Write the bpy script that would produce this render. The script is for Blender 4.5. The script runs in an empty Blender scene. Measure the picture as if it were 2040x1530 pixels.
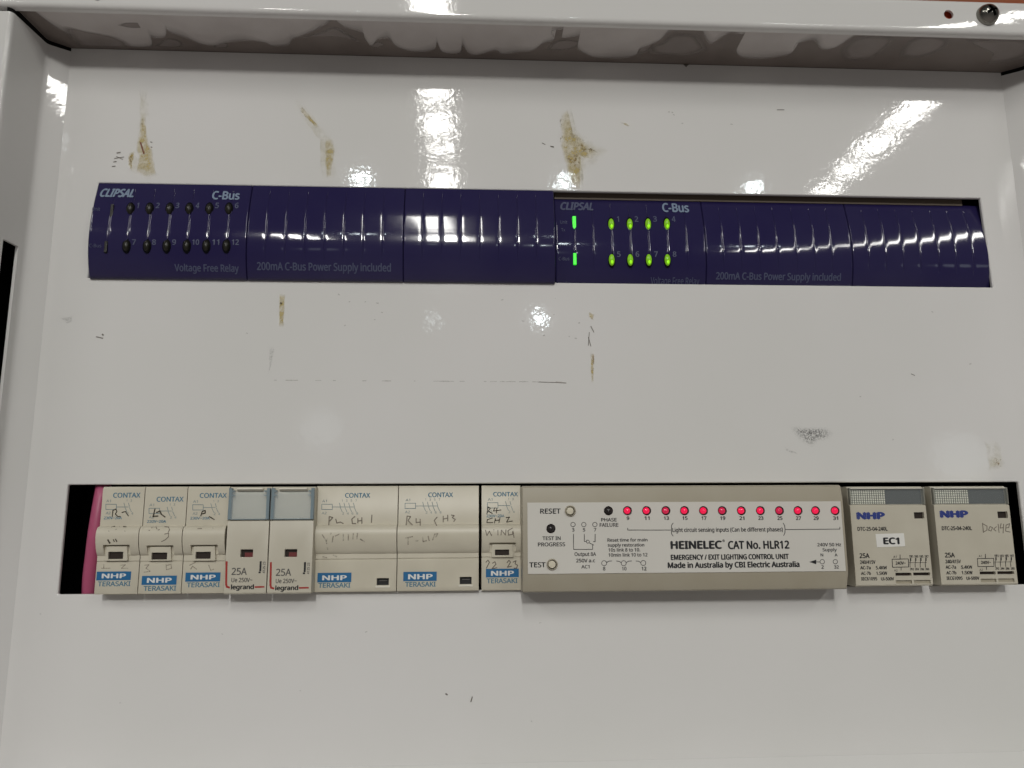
import bpy, bmesh, math, random
from mathutils import Vector, Matrix
random.seed(7)
SC = bpy.context.scene
COL = SC.collection
S = 0.001                      # everything below is written in millimetres

# ------------------------------------------------------------------ camera
PITCH, YAW, ROLL = 0.1763026, 0.0551048, -0.0057789
CAM = Vector((-40.9665, -358.6418, -17.985))
FPX = 1560.08
_cp, _sp, _cy, _sy = math.cos(PITCH), math.sin(PITCH), math.cos(YAW), math.sin(YAW)
FWD = Vector((_sy*_cp, _cy*_cp, _sp))
_r0 = Vector((_cy, -_sy, 0)); _u0 = _r0.cross(FWD)
RGT = math.cos(ROLL)*_r0 + math.sin(ROLL)*_u0
UPV = -math.sin(ROLL)*_r0 + math.cos(ROLL)*_u0
cd = bpy.data.cameras.new('camera'); cam = bpy.data.objects.new('camera', cd); COL.objects.link(cam)
cd.sensor_fit = 'HORIZONTAL'; cd.sensor_width = 36.0; cd.lens = FPX*36/2040
cd.clip_start = 0.01; cd.clip_end = 200
m = Matrix((RGT, UPV, -FWD)).transposed().to_4x4(); m.translation = CAM*S
cam.matrix_world = m
SC.camera = cam

# ------------------------------------------------------------------ world, lamps, exposure
SC.view_settings.view_transform = 'Standard'; SC.view_settings.look = 'None'
SC.view_settings.exposure = 0.0; SC.view_settings.gamma = 1.0
SC.view_settings.use_curve_mapping = False
W = bpy.data.worlds.new('World'); SC.world = W; W.use_nodes = True
nt = W.node_tree; bg = nt.nodes['Background']
tc = nt.nodes.new('ShaderNodeTexCoord'); sp = nt.nodes.new('ShaderNodeSeparateXYZ')
cr = nt.nodes.new('ShaderNodeValToRGB'); mr = nt.nodes.new('ShaderNodeMapRange')
mr.inputs['From Min'].default_value = -1; mr.inputs['From Max'].default_value = 1
nt.links.new(tc.outputs['Generated'], sp.inputs[0]); nt.links.new(sp.outputs['Z'], mr.inputs['Value'])
nt.links.new(mr.outputs[0], cr.inputs[0]); nt.links.new(cr.outputs[0], bg.inputs['Color'])
cr.color_ramp.elements[0].position = 0.0; cr.color_ramp.elements[0].color = (0.30, 0.272, 0.258, 1)
cr.color_ramp.elements[1].position = 1.0; cr.color_ramp.elements[1].color = (0.08, 0.082, 0.08, 1)
e = cr.color_ramp.elements.new(0.5); e.color = (0.085, 0.083, 0.08, 1)
bg.inputs['Strength'].default_value = 0.9

def lamp(x, y, z, sx, sy, radiance, col=(1, 0.97, 0.88), shape='RECTANGLE', aim=None):
    """a ceiling luminaire (metres): an area lamp facing down, its brightness given as radiance"""
    l = bpy.data.lights.new('ceiling_light', 'AREA'); l.shape = shape; l.size = sx; l.size_y = sy
    area = sx*sy*(math.pi/4 if shape in ('DISK', 'ELLIPSE') else 1)
    l.energy = radiance*area*math.pi; l.color = col
    o = bpy.data.objects.new('ceiling_light', l); COL.objects.link(o); o.location = (x, y, z)
    if aim is not None:
        o.rotation_euler = (Vector(aim)-Vector((x, y, z))).to_track_quat('-Z', 'Y').to_euler()
    return o
WARM = (1, 0.985, 0.94)
LR, LF = 30, 150                 # the near ceiling battens and the rows further down the hall
for (x, ys) in ((-0.205, ((-2.10, -3.16), (-3.26, -3.50), (-3.60, -3.70), (-3.90, -4.20))),
                (2.16, ((-2.1, -3.30), (-3.38, -3.62), (-3.72, -3.86), (-4.0, -4.16))),
                (-2.45, ((-1.6, -2.7), (-2.9, -4.0)))):
    for a, b in ys:
        lamp(x, (a+b)/2, 2.0, 0.15, abs(a-b), LR, WARM)
for x, k in ((-1.25, .5), (-0.205, 2.0), (2.16, .25)):
    lamp(x, -5.0, 2.0, 0.16, 1.2, LF*k, WARM)
COOL = (0.86, 0.97, 1.0)
for (x, y) in ((-0.69, -4.05), (0.53, -4.06), (1.69, -4.08)):
    lamp(x, y, 2.0, 0.09, 0.05, 60, COOL, aim=(0, 0, 0.1))
for (x, y, s, r) in ((-0.40, -7.33, .11, 5), (0.655, -7.2, .095, 50), (-3.2, -16.5, .8, 0.8), (15.6, -23.9, 1.6, 1.0)):
    lamp(x, y, 2.0, s, s, r, COOL, 'DISK', aim=(0, 0, 0.1))

# ------------------------------------------------------------------ measuring helpers
def ray(px, py):
    return RGT*((px-1020)/FPX) - UPV*((py-765)/FPX) + FWD
def plane_pt(px, py, p0, n):
    d = ray(px, py); p0 = Vector(p0); n = Vector(n)
    return CAM + d*((p0-CAM).dot(n)/d.dot(n))
def U(px, py, y):
    """photo measurement on a surface at depth y (number, or function of z) -> (x, z) in mm"""
    d = ray(px, py)
    if not callable(y):
        p = CAM + d*((y-CAM.y)/d.y); return p.x, p.z
    yy = y(-20)
    for _ in range(6):
        p = CAM + d*((yy-CAM.y)/d.y); yy = y(p.z)
    return p.x, p.z
def yat(y, z): return y(z) if callable(y) else y
def boxw(b, y):
    """measured box -> upright rectangle x0, x1, z0, z1 on the surface"""
    x0, y0, x1, y1 = b; cx, cy = (x0+x1)/2, (y0+y1)/2
    return U(x0, cy, y)[0], U(x1, cy, y)[0], U(cx, y1, y)[1], U(cx, y0, y)[1]
def interp(pts):
    pts = sorted(pts)
    def f(z):
        if z <= pts[0][0]: return pts[0][1]
        for (a, ya), (b, yb) in zip(pts, pts[1:]):
            if z <= b: return ya + (yb-ya)*(z-a)/max(b-a, 1e-9)
        return pts[-1][1]
    return f

# ------------------------------------------------------------------ mesh helpers
class MB:
    def __init__(s): s.v = []; s.f = []; s.pieces = []; s.film = []
    def add(s, vs, fs):
        n = len(s.v); s.v += [tuple(v) for v in vs]; s.f += [tuple(i+n for i in f) for f in fs]; return s
    def box(s, x0, x1, y0, y1, z0, z1):
        vs = [(x, y, z) for x in (x0, x1) for y in (y0, y1) for z in (z0, z1)]
        return s.add(vs, [(0, 1, 3, 2), (4, 6, 7, 5), (0, 4, 5, 1), (2, 3, 7, 6), (0, 2, 6, 4), (1, 5, 7, 3)])
    def prism_x(s, prof, x0, x1):          # prof: (y, z) outline
        n = len(prof)
        vs = [(x0, y, z) for y, z in prof] + [(x1, y, z) for y, z in prof]
        return s.add(vs, [tuple(range(n))[::-1], tuple(range(n, 2*n))] + [(i, (i+1) % n, (i+1) % n+n, i+n) for i in range(n)])
    def prism_z(s, prof, z0, z1):          # prof: (x, y) outline
        n = len(prof)
        vs = [(x, y, z0) for x, y in prof] + [(x, y, z1) for x, y in prof]
        return s.add(vs, [tuple(range(n))[::-1], tuple(range(n, 2*n))] + [(i, (i+1) % n, (i+1) % n+n, i+n) for i in range(n)])
    def prism_y(s, prof, y0, y1):          # prof: (x, z) outline
        n = len(prof)
        vs = [(x, y0, z) for x, z in prof] + [(x, y1, z) for x, z in prof]
        return s.add(vs, [tuple(range(n)), tuple(range(n, 2*n))[::-1]] + [(i, i+n, (i+1) % n+n, (i+1) % n) for i in range(n)])
    def rect(s, b, y, off=0.06):           # thin print on a surface
        x0, x1, z0, z1 = boxw(b, y); k = 1 if not callable(y) else 6
        vs = []; fs = []
        for i in range(k+1):
            z = z0+(z1-z0)*i/k; vs += [(x0, yat(y, z)-off, z), (x1, yat(y, z)-off, z)]
        for i in range(k): fs.append((2*i, 2*i+1, 2*i+3, 2*i+2))
        return s.add(vs, fs)
    def stroke(s, pts, w, y, off=0.07, closed=False):   # pen line, points measured in the photo
        P = [Vector(p) for p in pts]
        if closed: P.append(P[0])
        for a, b in zip(P, P[1:]):
            d = (b-a)
            if d.length < 1e-6: continue
            d.normalize(); n = Vector((-d.y, d.x))*w/2; e_ = d*w*0.25
            q = [a-e_+n, b+e_+n, b+e_-n, a-e_-n]
            vs = []
            for p in q:
                x, z = U(p.x, p.y, y); vs.append((x, yat(y, z)-off, z))
            s.add(vs, [(0, 1, 2, 3)]); off += 0.0007
        return s
    def poly(s, pts, y, off=0.06):
        vs = []
        for p in pts:
            x, z = U(p[0], p[1], y); vs.append((x, yat(y, z)-off, z))
        return s.add(vs, [tuple(range(len(vs)))])
    def circ(s, c, r, w, y, off=0.07, n=18):
        return s.stroke([(c[0]+r*math.cos(2*math.pi*i/n), c[1]+r*math.sin(2*math.pi*i/n)) for i in range(n)], w, y, off, True)
    def text(s, t, b, y, bold=0.0, shear=0.0, off=0.07, rot=False):
        vs, fs = glyphs(t, bold, shear)
        x0, x1, z0, z1 = boxw(b, y); out = []; lay = LAYER.get((t, bold, shear), 10**9)
        for i_, (u, v) in enumerate(vs):
            if rot: u, v = 1-v, u
            x = x0+(x1-x0)*u; z = z0+(z1-z0)*v; out.append((x, yat(y, z)-off-.004*(i_//lay), z))
        p = MB(); p.v = out; p.f = fs; s.pieces.append(p)
        return s.add(out, fs)
    def lathe(s, prof, c, n=24, sx=1.0, sz=1.0):   # prof: (radius, y) turned about an axis along y through c=(x, z)
        k = len(prof); vs = []; fs = []
        for i in range(n):
            a = 2*math.pi*i/n
            vs += [(c[0]+r*sx*math.cos(a), y, c[1]+r*sz*math.sin(a)) for r, y in prof]
        for i in range(n):
            j = (i+1) % n
            fs += [(i*k+q, i*k+q+1, j*k+q+1, j*k+q) for q in range(k-1)]
        if prof[-1][0] > 1e-6: fs.append(tuple(i*k+k-1 for i in range(n)))
        return s.add(vs, fs)
    def mesh(s, name, org=(0, 0, 0)):
        me = bpy.data.meshes.new(name)
        me.from_pydata([((v[0]-org[0])*S, (v[1]-org[1])*S, (v[2]-org[2])*S) for v in s.v], [], s.f); me.validate(); me.update()
        return me

import os
try:                                       # Blender's own interface font; its built-in font if that is missing
    FONT = bpy.data.fonts.load(os.path.join(bpy.utils.system_resource('DATAFILES'), 'fonts', 'NotoSansMath-Regular.woff2'))
except Exception:
    FONT = None
_gc = {}; LAYER = {}
def glyphs(t, bold, shear):
    k = (t, bold, shear)
    if k in _gc: return _gc[k]
    c = bpy.data.curves.new('t', 'FONT'); c.body = t; c.size = 1; c.shear = shear
    c.resolution_u = 3
    if FONT and '\u00ae' not in t: c.font = FONT
    c.fill_mode = 'FRONT'
    o = bpy.data.objects.new('t', c); COL.objects.link(o)
    bpy.context.view_layer.update()
    me = bpy.data.meshes.new_from_object(o)
    vs = [(v.co.x, v.co.y) for v in me.vertices]; fs = [tuple(p.vertices) for p in me.polygons]
    bpy.data.objects.remove(o); bpy.data.curves.remove(c); bpy.data.meshes.remove(me)
    ax = [v[0] for v in vs]; ay = [v[1] for v in vs]; x0, x1, y0, y1 = min(ax), max(ax), min(ay), max(ay)
    if bold > 0.003:                      # heavier weight: the outline printed again a hair to each side
        base = list(vs); bf = list(fs); vs = []; fs = []
        for dx, dy in ((-bold, 0), (bold, 0), (0, -bold*.7), (0, bold*.7)):
            n = len(vs); vs += [(x+dx, y+dy) for x, y in base]; fs += [tuple(i+n for i in f) for f in bf]
        x0 -= bold; x1 += bold; y0 -= bold*.7; y1 += bold*.7
        LAYER[k] = len(base)
    vs = [((x-x0)/(x1-x0), (y-y0)/(y1-y0)) for x, y in vs]
    _gc[k] = (vs, fs); return _gc[k]

ORG = {}
def thing(name, label, cat, org, group=None):
    o = bpy.data.objects.new(name, None); COL.objects.link(o); o.location = Vector(org)*S
    o.empty_display_size = 0.005
    o['label'] = label; o['category'] = cat
    if group: o['group'] = group
    ORG[o.name] = Vector(org); return o
def part(name, mb, mat, parent, smooth=None, bevel=None, label=None, cuts=None, seg=2):
    """link a mesh as a part of its thing; cuts: MB solids taken out of it"""
    top = parent
    while top.parent: top = top.parent
    org = ORG[top.name]
    if cuts:
        a = bpy.data.objects.new('a', mb.mesh('a', org)); COL.objects.link(a)
        bm = bmesh.new(); bm.from_mesh(a.data); bmesh.ops.recalc_face_normals(bm, faces=bm.faces); bm.to_mesh(a.data); bm.free()
        tmp = []
        for c in cuts:
            b = bpy.data.objects.new('b', c.mesh('b', org)); COL.objects.link(b); tmp.append(b)
            bm = bmesh.new(); bm.from_mesh(b.data); bmesh.ops.recalc_face_normals(bm, faces=bm.faces); bm.to_mesh(b.data); bm.free()
            mo = a.modifiers.new('c', 'BOOLEAN'); mo.operation = 'DIFFERENCE'; mo.object = b; mo.solver = 'EXACT'
        dg = bpy.context.evaluated_depsgraph_get(); dg.update()
        me = bpy.data.meshes.new_from_object(a.evaluated_get(dg)); me.name = name
        for q in tmp+[a]:
            d = q.data; bpy.data.objects.remove(q); bpy.data.meshes.remove(d)
        me.materials.clear()
    else:
        me = mb.mesh(name, org)
        bm = bmesh.new(); bm.from_mesh(me); bmesh.ops.recalc_face_normals(bm, faces=bm.faces); bm.to_mesh(me); bm.free()
    if mb.film and not cuts:
        at = me.attributes.new('film', 'FLOAT', 'POINT')
        for i, f_ in enumerate(mb.film): at.data[i].value = f_
    me.materials.append(mat)
    o = bpy.data.objects.new(name, me); COL.objects.link(o); o.parent = parent
    if smooth is not None:
        for p in me.polygons: p.use_smooth = True
        me.set_sharp_from_angle(angle=math.radians(smooth))
    if bevel:
        mo = o.modifiers.new('bevel', 'BEVEL'); mo.width = bevel*S; mo.segments = seg; mo.limit_method = 'ANGLE'; mo.angle_limit = math.radians(38)
        mo.use_clamp_overlap = True
        for p in me.polygons: p.use_smooth = True
        me.set_sharp_from_angle(angle=math.radians(60))
        mo.harden_normals = True
    if label: o['label'] = label
    return o

def split_text(mb, mat, parent):
    """every printed word group its own part"""
    for p in mb.pieces: part('lettering', p, mat, parent)
# ------------------------------------------------------------------ materials
def mat(name, col, rough=0.4, spec=0.5, coat=0.0, coat_rough=0.05, emit=None, es=0.0, metal=0.0, bump=None, mottle=None, alpha=None, fade=False):
    M = bpy.data.materials.new(name); M.use_nodes = True; t = M.node_tree; p = t.nodes['Principled BSDF']
    p.inputs['Base Color'].default_value = (*col, 1); p.inputs['Roughness'].default_value = rough
    p.inputs['Specular IOR Level'].default_value = spec; p.inputs['Metallic'].default_value = metal
    p.inputs['Coat Weight'].default_value = coat; p.inputs['Coat Roughness'].default_value = coat_rough
    if emit: p.inputs['Emission Color'].default_value = (*emit, 1); p.inputs['Emission Strength'].default_value = es
    tcn = t.nodes.new('ShaderNodeTexCoord')
    last = None
    for (sc, dist) in (bump or []):
        n = t.nodes.new('ShaderNodeTexNoise'); n.inputs['Scale'].default_value = sc; n.inputs['Detail'].default_value = 1.5
        t.links.new(tcn.outputs['Object'], n.inputs['Vector'])
        b = t.nodes.new('ShaderNodeBump'); b.inputs['Distance'].default_value = dist; b.inputs['Strength'].default_value = 1
        t.links.new(n.outputs['Fac'], b.inputs['Height'])
        if last: t.links.new(last.outputs[0], b.inputs['Normal'])
        last = b
    if last:
        t.links.new(last.outputs[0], p.inputs['Normal']); t.links.new(last.outputs[0], p.inputs['Coat Normal'])
    if mottle:                                     # slight wear / discolouration, painted reflection haze on the violet covers: (scale, other colour, amount)
        sc, c2, amt = mottle
        n = t.nodes.new('ShaderNodeTexNoise'); n.inputs['Scale'].default_value = sc; n.inputs['Detail'].default_value = 5
        t.links.new(tcn.outputs['Object'], n.inputs['Vector'])
        r = t.nodes.new('ShaderNodeMapRange'); r.inputs['From Min'].default_value = 0.35; r.inputs['From Max'].default_value = 0.75
        r.inputs['To Max'].default_value = amt; t.links.new(n.outputs['Fac'], r.inputs['Value'])
        mx = t.nodes.new('ShaderNodeMix'); mx.data_type = 'RGBA'
        mx.inputs['A'].default_value = (*col, 1); mx.inputs['B'].default_value = (*c2, 1)
        t.links.new(r.outputs[0], mx.inputs['Factor']); t.links.new(mx.outputs['Result'], p.inputs['Base Color'])
    if alpha is not None:                          # (scale, lo, hi, opacity): patchy thin film; or a number
        if isinstance(alpha, tuple):
            sc, lo, hi, op = alpha
            n = t.nodes.new('ShaderNodeTexNoise'); n.inputs['Scale'].default_value = sc; n.inputs['Detail'].default_value = 6
            n.inputs['Roughness'].default_value = 0.65
            t.links.new(tcn.outputs['Object'], n.inputs['Vector'])
            r = t.nodes.new('ShaderNodeMapRange'); r.inputs['From Min'].default_value = lo; r.inputs['From Max'].default_value = hi
            r.inputs['To Max'].default_value = op; t.links.new(n.outputs['Fac'], r.inputs['Value'])
            src = r.outputs[0]
        else:
            p.inputs['Alpha'].default_value = alpha; src = None
        if fade:                                   # films thin out towards their edge
            a = t.nodes.new('ShaderNodeAttribute'); a.attribute_name = 'film'
            mu = t.nodes.new('ShaderNodeMath'); mu.operation = 'MULTIPLY'; t.links.new(a.outputs['Fac'], mu.inputs[0])
            if src: t.links.new(src, mu.inputs[1])
            else: mu.inputs[1].default_value = alpha
            src = mu.outputs[0]
        if src: t.links.new(src, p.inputs['Alpha'])
    return M
PAINT = mat('white_enamel', (0.73, 0.717, 0.705), 0.045, 0.5, bump=[(28, 6e-5), (300, 2.3e-5), (800, 6e-6)], mottle=(7, (0.675, 0.672, 0.645), 0.85))
UNDER = mat('dark_underside', (0.235, 0.20, 0.18), 0.35, 0.4, bump=[(90, 3e-5)], mottle=(40, (0.15, 0.122, 0.108), 0.8))
SMEAR = mat('smeared_paint', (0.64, 0.60, 0.58), 0.4, 0.4, bump=[(120, 4e-5)], mottle=(60, (0.54, 0.495, 0.475), 0.9), alpha=0.92, fade=True)
SMEAR2 = mat('thin_smeared_paint', (0.34, 0.30, 0.28), 0.4, 0.4, mottle=(60, (0.25, 0.215, 0.198), 0.8), alpha=0.85, fade=True)
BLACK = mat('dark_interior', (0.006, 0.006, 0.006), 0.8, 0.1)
GLUE = mat('yellow_adhesive', (0.54, 0.43, 0.15), 0.8, 0.0, alpha=(300, 0.30, 0.62, 0.62), fade=True)
GLUE2 = mat('brown_adhesive', (0.30, 0.19, 0.05), 0.8, 0.0, alpha=(620, 0.50, 0.62, 0.65), fade=True)
GLUEF = mat('faint_adhesive', (0.52, 0.45, 0.20), 0.8, 0.0, alpha=(200, 0.36, 0.75, 0.28), fade=True)
SCUFF = mat('grey_scuff', (0.10, 0.10, 0.10), 0.5, 0.3, alpha=(1300, 0.42, 0.72, 0.36), fade=True)
SCUFFB = mat('dark_speck', (0.10, 0.075, 0.05), 0.8, 0.0, alpha=0.65)
SCUFFF = mat('faint_speck', (0.32, 0.27, 0.23), 0.8, 0.0, alpha=0.24)
RUST = mat('red_brown_scratch', (0.16, 0.045, 0.02), 0.5, 0.3)
ORANGE = mat('orange_board', (0.30, 0.075, 0.018), 0.5, 0.3, mottle=(8, (0.22, 0.05, 0.012), 0.7))
BLUE = mat('violet_plastic', (0.018, 0.0135, 0.066), 0.08, 0.5, coat=0.15, coat_rough=0.03, bump=[(60, 3e-5), (420, 2.5e-6)], mottle=(22, (0.030, 0.026, 0.078), 0.7))  # paler mottle paints in a faint grey reflected haze
BLUEINK = mat('pale_blue_print', (0.20, 0.26, 0.36), 0.4, 0.3)
BLUEINK2 = mat('dim_blue_print', (0.075, 0.085, 0.15), 0.4, 0.3)
LEDOFF = mat('unlit_lens', (0.016, 0.015, 0.011), 0.3, 0.35)
LEDRIM = mat('lens_seat', (0.004, 0.004, 0.006), 0.7, 0.05)
LEDG = mat('green_lens', (0.12, 0.30, 0.01), 0.12, 0.5, emit=(0.13, 0.30, 0.01), es=0.8)
LEDGC = mat('green_glow', (0.2, 0.5, 0.02), 0.2, 0.5, emit=(0.30, 0.85, 0.005), es=0.85)
BARG = mat('green_light_bar', (0.05, 0.4, 0.03), 0.3, 0.4, emit=(0.035, 0.75, 0.03), es=1.0)
CREAM = mat('cream_plastic', (0.61, 0.57, 0.465), 0.38, 0.4, bump=[(1500, 3e-6)], mottle=(70, (0.53, 0.49, 0.395), 0.7))
CREAM2 = mat('grey_cream_plastic', (0.55, 0.515, 0.425), 0.38, 0.4, bump=[(1500, 3e-6)], mottle=(70, (0.48, 0.445, 0.36), 0.7))
LIGHTLIP = mat('pale_plastic', (0.72, 0.69, 0.60), 0.35, 0.4)
BEIGE = mat('beige_plastic', (0.385, 0.35, 0.275), 0.42, 0.4, bump=[(1800, 5e-6)], mottle=(50, (0.34, 0.30, 0.22), 0.6))
PLATE = mat('off_white_label', (0.65, 0.63, 0.58), 0.4, 0.4, mottle=(30, (0.60, 0.58, 0.53), 0.6))
DARKWIN = mat('dark_window', (0.035, 0.026, 0.022), 0.25, 0.5)
REDWIN = mat('red_flag', (0.16, 0.035, 0.035), 0.3, 0.5)
INK = mat('black_print', (0.02, 0.02, 0.022), 0.5, 0.3)
INKG = mat('grey_print', (0.10, 0.095, 0.09), 0.5, 0.3)
TEAL = mat('teal_blue_print', (0.085, 0.20, 0.28), 0.5, 0.3)
TEALF = mat('faint_teal_print', (0.17, 0.24, 0.26), 0.5, 0.3)
LOGO = mat('blue_logo_plate', (0.015, 0.13, 0.30), 0.4, 0.4)
NAVY = mat('navy_print', (0.035, 0.055, 0.23), 0.45, 0.3)
WHITEINK = mat('white_print', (0.70, 0.71, 0.70), 0.5, 0.3)
PENCIL = mat('pencil', (0.20, 0.17, 0.14), 0.6, 0.2, alpha=0.7)
PENCILF = mat('faint_pencil', (0.30, 0.26, 0.21), 0.6, 0.2, alpha=(500, 0.3, 0.6, 0.55))
PEN = mat('dark_pen', (0.055, 0.045, 0.03), 0.6, 0.2, alpha=0.85)
REDINK = mat('red_print', (0.36, 0.035, 0.03), 0.45, 0.3)
STICK = mat('white_sticker', (0.76, 0.75, 0.71), 0.35, 0.4)
BROWN = mat('brown_body', (0.14, 0.11, 0.085), 0.5, 0.3)
GRID = mat('pale_dots', (0.80, 0.80, 0.68), 0.4, 0.3)
GRIDBG = mat('dark_dot_ground', (0.10, 0.10, 0.085), 0.4, 0.3)
SLATE = mat('slate_grey', (0.105, 0.11, 0.108), 0.25, 0.5)
CLEAR = mat('clear_plastic', (0.55, 0.63, 0.66), 0.06, 0.5, alpha=0.05)
CLEAR2 = mat('bluish_pane', (0.74, 0.83, 0.86), 0.06, 0.5, alpha=0.17)
TINT = mat('bluish_clear_plastic', (0.25, 0.32, 0.355), 0.12, 0.5, alpha=0.82)
TINTG = mat('grey_clear_plastic', (0.30, 0.30, 0.26), 0.12, 0.5, alpha=0.7)
PINK = mat('pink_insulation', (0.42, 0.085, 0.17), 0.4, 0.4)
STEEL = mat('zinc_steel', (0.26, 0.25, 0.225), 0.2, 0.5, metal=1.0, bump=[(300, 2e-5)])
REDLED = mat('red_lens', (0.45, 0.01, 0.05), 0.15, 0.5, emit=(0.82, 0.01, 0.065), es=0.75)
REDDIM = mat('dim_red_lens', (0.30, 0.015, 0.04), 0.15, 0.5, emit=(0.62, 0.012, 0.065), es=0.6)
DARKLED = mat('dark_lens', (0.018, 0.014, 0.014), 0.3, 0.5)
SOCKET = mat('lamp_hole', (0.02, 0.012, 0.012), 0.5, 0.3)
IVORY = mat('ivory_button', (0.66, 0.61, 0.48), 0.3, 0.5)

# ------------------------------------------------------------------ the enclosure
ENC = thing('switchboard_enclosure', 'white enamelled steel switchboard front with two slots and a deep top lip', 'switchboard', (0, 20, -119))
def rrect(x0, x1, z0, z1, r=1.0, n=4):
    out = []
    for cx, cz, a0 in ((x1-r, z1-r, 0), (x0+r, z1-r, 90), (x0+r, z0+r, 180), (x1-r, z0+r, 270)):
        for i in range(n+1):
            a = math.radians(a0+90*i/n); out.append((cx+r*math.cos(a), cz+r*math.sin(a)))
    return out
ZT, ZB, XL, XR = 211.6, -119.0, -235.6, 234.6
FY = -30.0
def slot_cut(out):                        # straight through the sheet, its front edge eased
    cx = sum(p[0] for p in out)/len(out); cz = sum(p[1] for p in out)/len(out)
    grow = lambda e_: [(x+math.copysign(e_, x-cx), z+math.copysign(e_, z-cz)) for x, z in out]
    rings = [(-3, grow(3.45)), (0.0, grow(.45)), (.22, grow(.14)), (.5, out), (5, out)]
    n = len(out); mb = MB()
    vs = [(x, y, z) for y, r_ in rings for x, z in r_]
    fs = [tuple(range(n)), tuple(range((len(rings)-1)*n, len(rings)*n))[::-1]]
    for k in range(len(rings)-1):
        fs += [(k*n+i, (k+1)*n+i, (k+1)*n+(i+1) % n, k*n+(i+1) % n) for i in range(n)]
    return mb.add(vs, fs)
up = slot_cut([(-216.7, 142.0), (215.7, 142.0), (216.7, 95.4), (-217.7, 95.3)])
lo = slot_cut(rrect(-218, 218, -47.0, 0.0, .7))
part('front_panel', MB().box(XL, XR, 0, 1.6, ZB, ZT), PAINT, ENC, cuts=[up, lo])
part('back_box', MB().box(-262, 262, 90, 92, -140, 226).box(-262, -260, 2.2, 90, -140, 226).box(260, 262, 2.2, 90, -140, 226)
     .box(-262, 262, 2.2, 90, 226, 228).box(-262, 262, 2.2, 90, -142, -140), BLACK, ENC)
def arc(c, r, a0, a1, n=5):
    return [(c[0]+r*math.cos(math.radians(a0+(a1-a0)*i/n)), c[1]+r*math.sin(math.radians(a0+(a1-a0)*i/n))) for i in range(n+1)]
def fillet(pts, rad, n=5):
    out = [pts[0]]
    for i in range(1, len(pts)-1):
        p, a, b = Vector(pts[i]), Vector(pts[i-1]), Vector(pts[i+1])
        u, v = (a-p).normalized(), (b-p).normalized(); r = rad[i] if isinstance(rad, dict) else rad
        d = min(r, (a-p).length*.45, (b-p).length*.45); q0, q1 = p+u*d, p+v*d
        for k in range(n+1):
            t = k/n; out.append(tuple(q0*(1-t)**2+p*2*t*(1-t)+q1*t*t))
    return out+[pts[-1]]
def sheet(path, th):                      # folded sheet outline: path and the same path pushed back
    back = []
    for i, p in enumerate(path):
        a = Vector(path[max(i-1, 0)]); b = Vector(path[min(i+1, len(path)-1)]); d = (b-a).normalized()
        back.append(tuple(Vector(p)+Vector((-d.y, d.x))*th))
    return path+back[::-1]
lp = fillet([(XL-0.012, 0.0), (XL-8.3, -5.7), (-246.8, FY), (-330, FY)], {1: 1.6, 2: 2.2})
rp = fillet([(XR+0.012, 0.0), (XR+8.3, -5.7), (246.0, FY), (330, FY)], {1: 1.6, 2: 2.2})
# hinge slot in the left wall
def wallpt(px, py): return plane_pt(px, py, (XL-8.3, -5.7, 0), Vector((1, (246.8+XL-8.3)/(FY+5.7)*-1, 0)))
a_, b_ = wallpt(22, 480), wallpt(42, 487)
slot = MB().box(-262, -236.6, b_.y+0.0, a_.y, -62, (a_.z+b_.z)/2)
part('side_wall', MB().prism_z(sheet(lp, -1.3), ZB-12, 209.9), PAINT, ENC, smooth=50, cuts=[slot])
part('side_wall', MB().prism_z(sheet(rp, 1.3)[::-1], ZB-12, 209.9), PAINT, ENC, smooth=50)
bp = fillet([(0.0, ZB-0.012), (-5.2, ZB-7), (FY, ZB-9), (FY, ZB-40)], {1: 1.6, 2: 2.0})
part('bottom_flange', MB().prism_x(sheet(bp, 1.3), XL, XR), PAINT, ENC, smooth=50)
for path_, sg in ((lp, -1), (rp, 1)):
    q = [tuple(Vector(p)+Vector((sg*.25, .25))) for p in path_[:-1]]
    part('shadow_gap', MB().prism_z(sheet(q, sg*9) if sg < 0 else sheet(q, 9)[::-1], 209.95, 213.6), BLACK, ENC)  # black filler painted in for the shade of the open joint
# top lip: underside a darker brown, front face white
ZF0, ZF1 = 213.2, 228.9
UZ = lambda y: 211.9 + (ZF0-211.9)*(y/FY)
def hole(px, py, r):
    x, z = U(px, py, FY); return MB().prism_y([(x+r*math.cos(i*math.pi/12), z+r*math.sin(i*math.pi/12)) for i in range(24)], FY-5, FY+8)
fr = fillet([(FY+2.6, ZF0-0.1), (FY, ZF0), (FY, ZF1), (FY+22, ZF1+0.6)], {1: 2.0, 2: 1.6})
part('top_lip', MB().prism_x(sheet(fr, 1.2), -330, 330), PAINT, ENC, smooth=50,
     cuts=[hole(1887, 32, 2.35), hole(197, -4, 2.2)])
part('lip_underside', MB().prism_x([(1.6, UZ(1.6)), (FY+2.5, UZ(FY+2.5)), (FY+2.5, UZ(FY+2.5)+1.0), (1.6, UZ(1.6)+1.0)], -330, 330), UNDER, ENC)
part('hole_liner', MB().box(180, 215, FY+2.2, FY+3, ZF0+2.5, ZF1-2), mat('orange_liner', (0.75, 0.12, 0.05), 0.5), ENC)
UN = Vector((0, ZF0-211.9, -FY)).normalized()
def smear(pts, material, off):
    vs = []
    for p in pts:
        q = plane_pt(p[0], p[1], (0, 0, 211.9), UN); q.y = min(max(q.y, FY+2.6), -0.3); vs.append((q.x, q.y, UZ(q.y)-off))
    return vs
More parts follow.
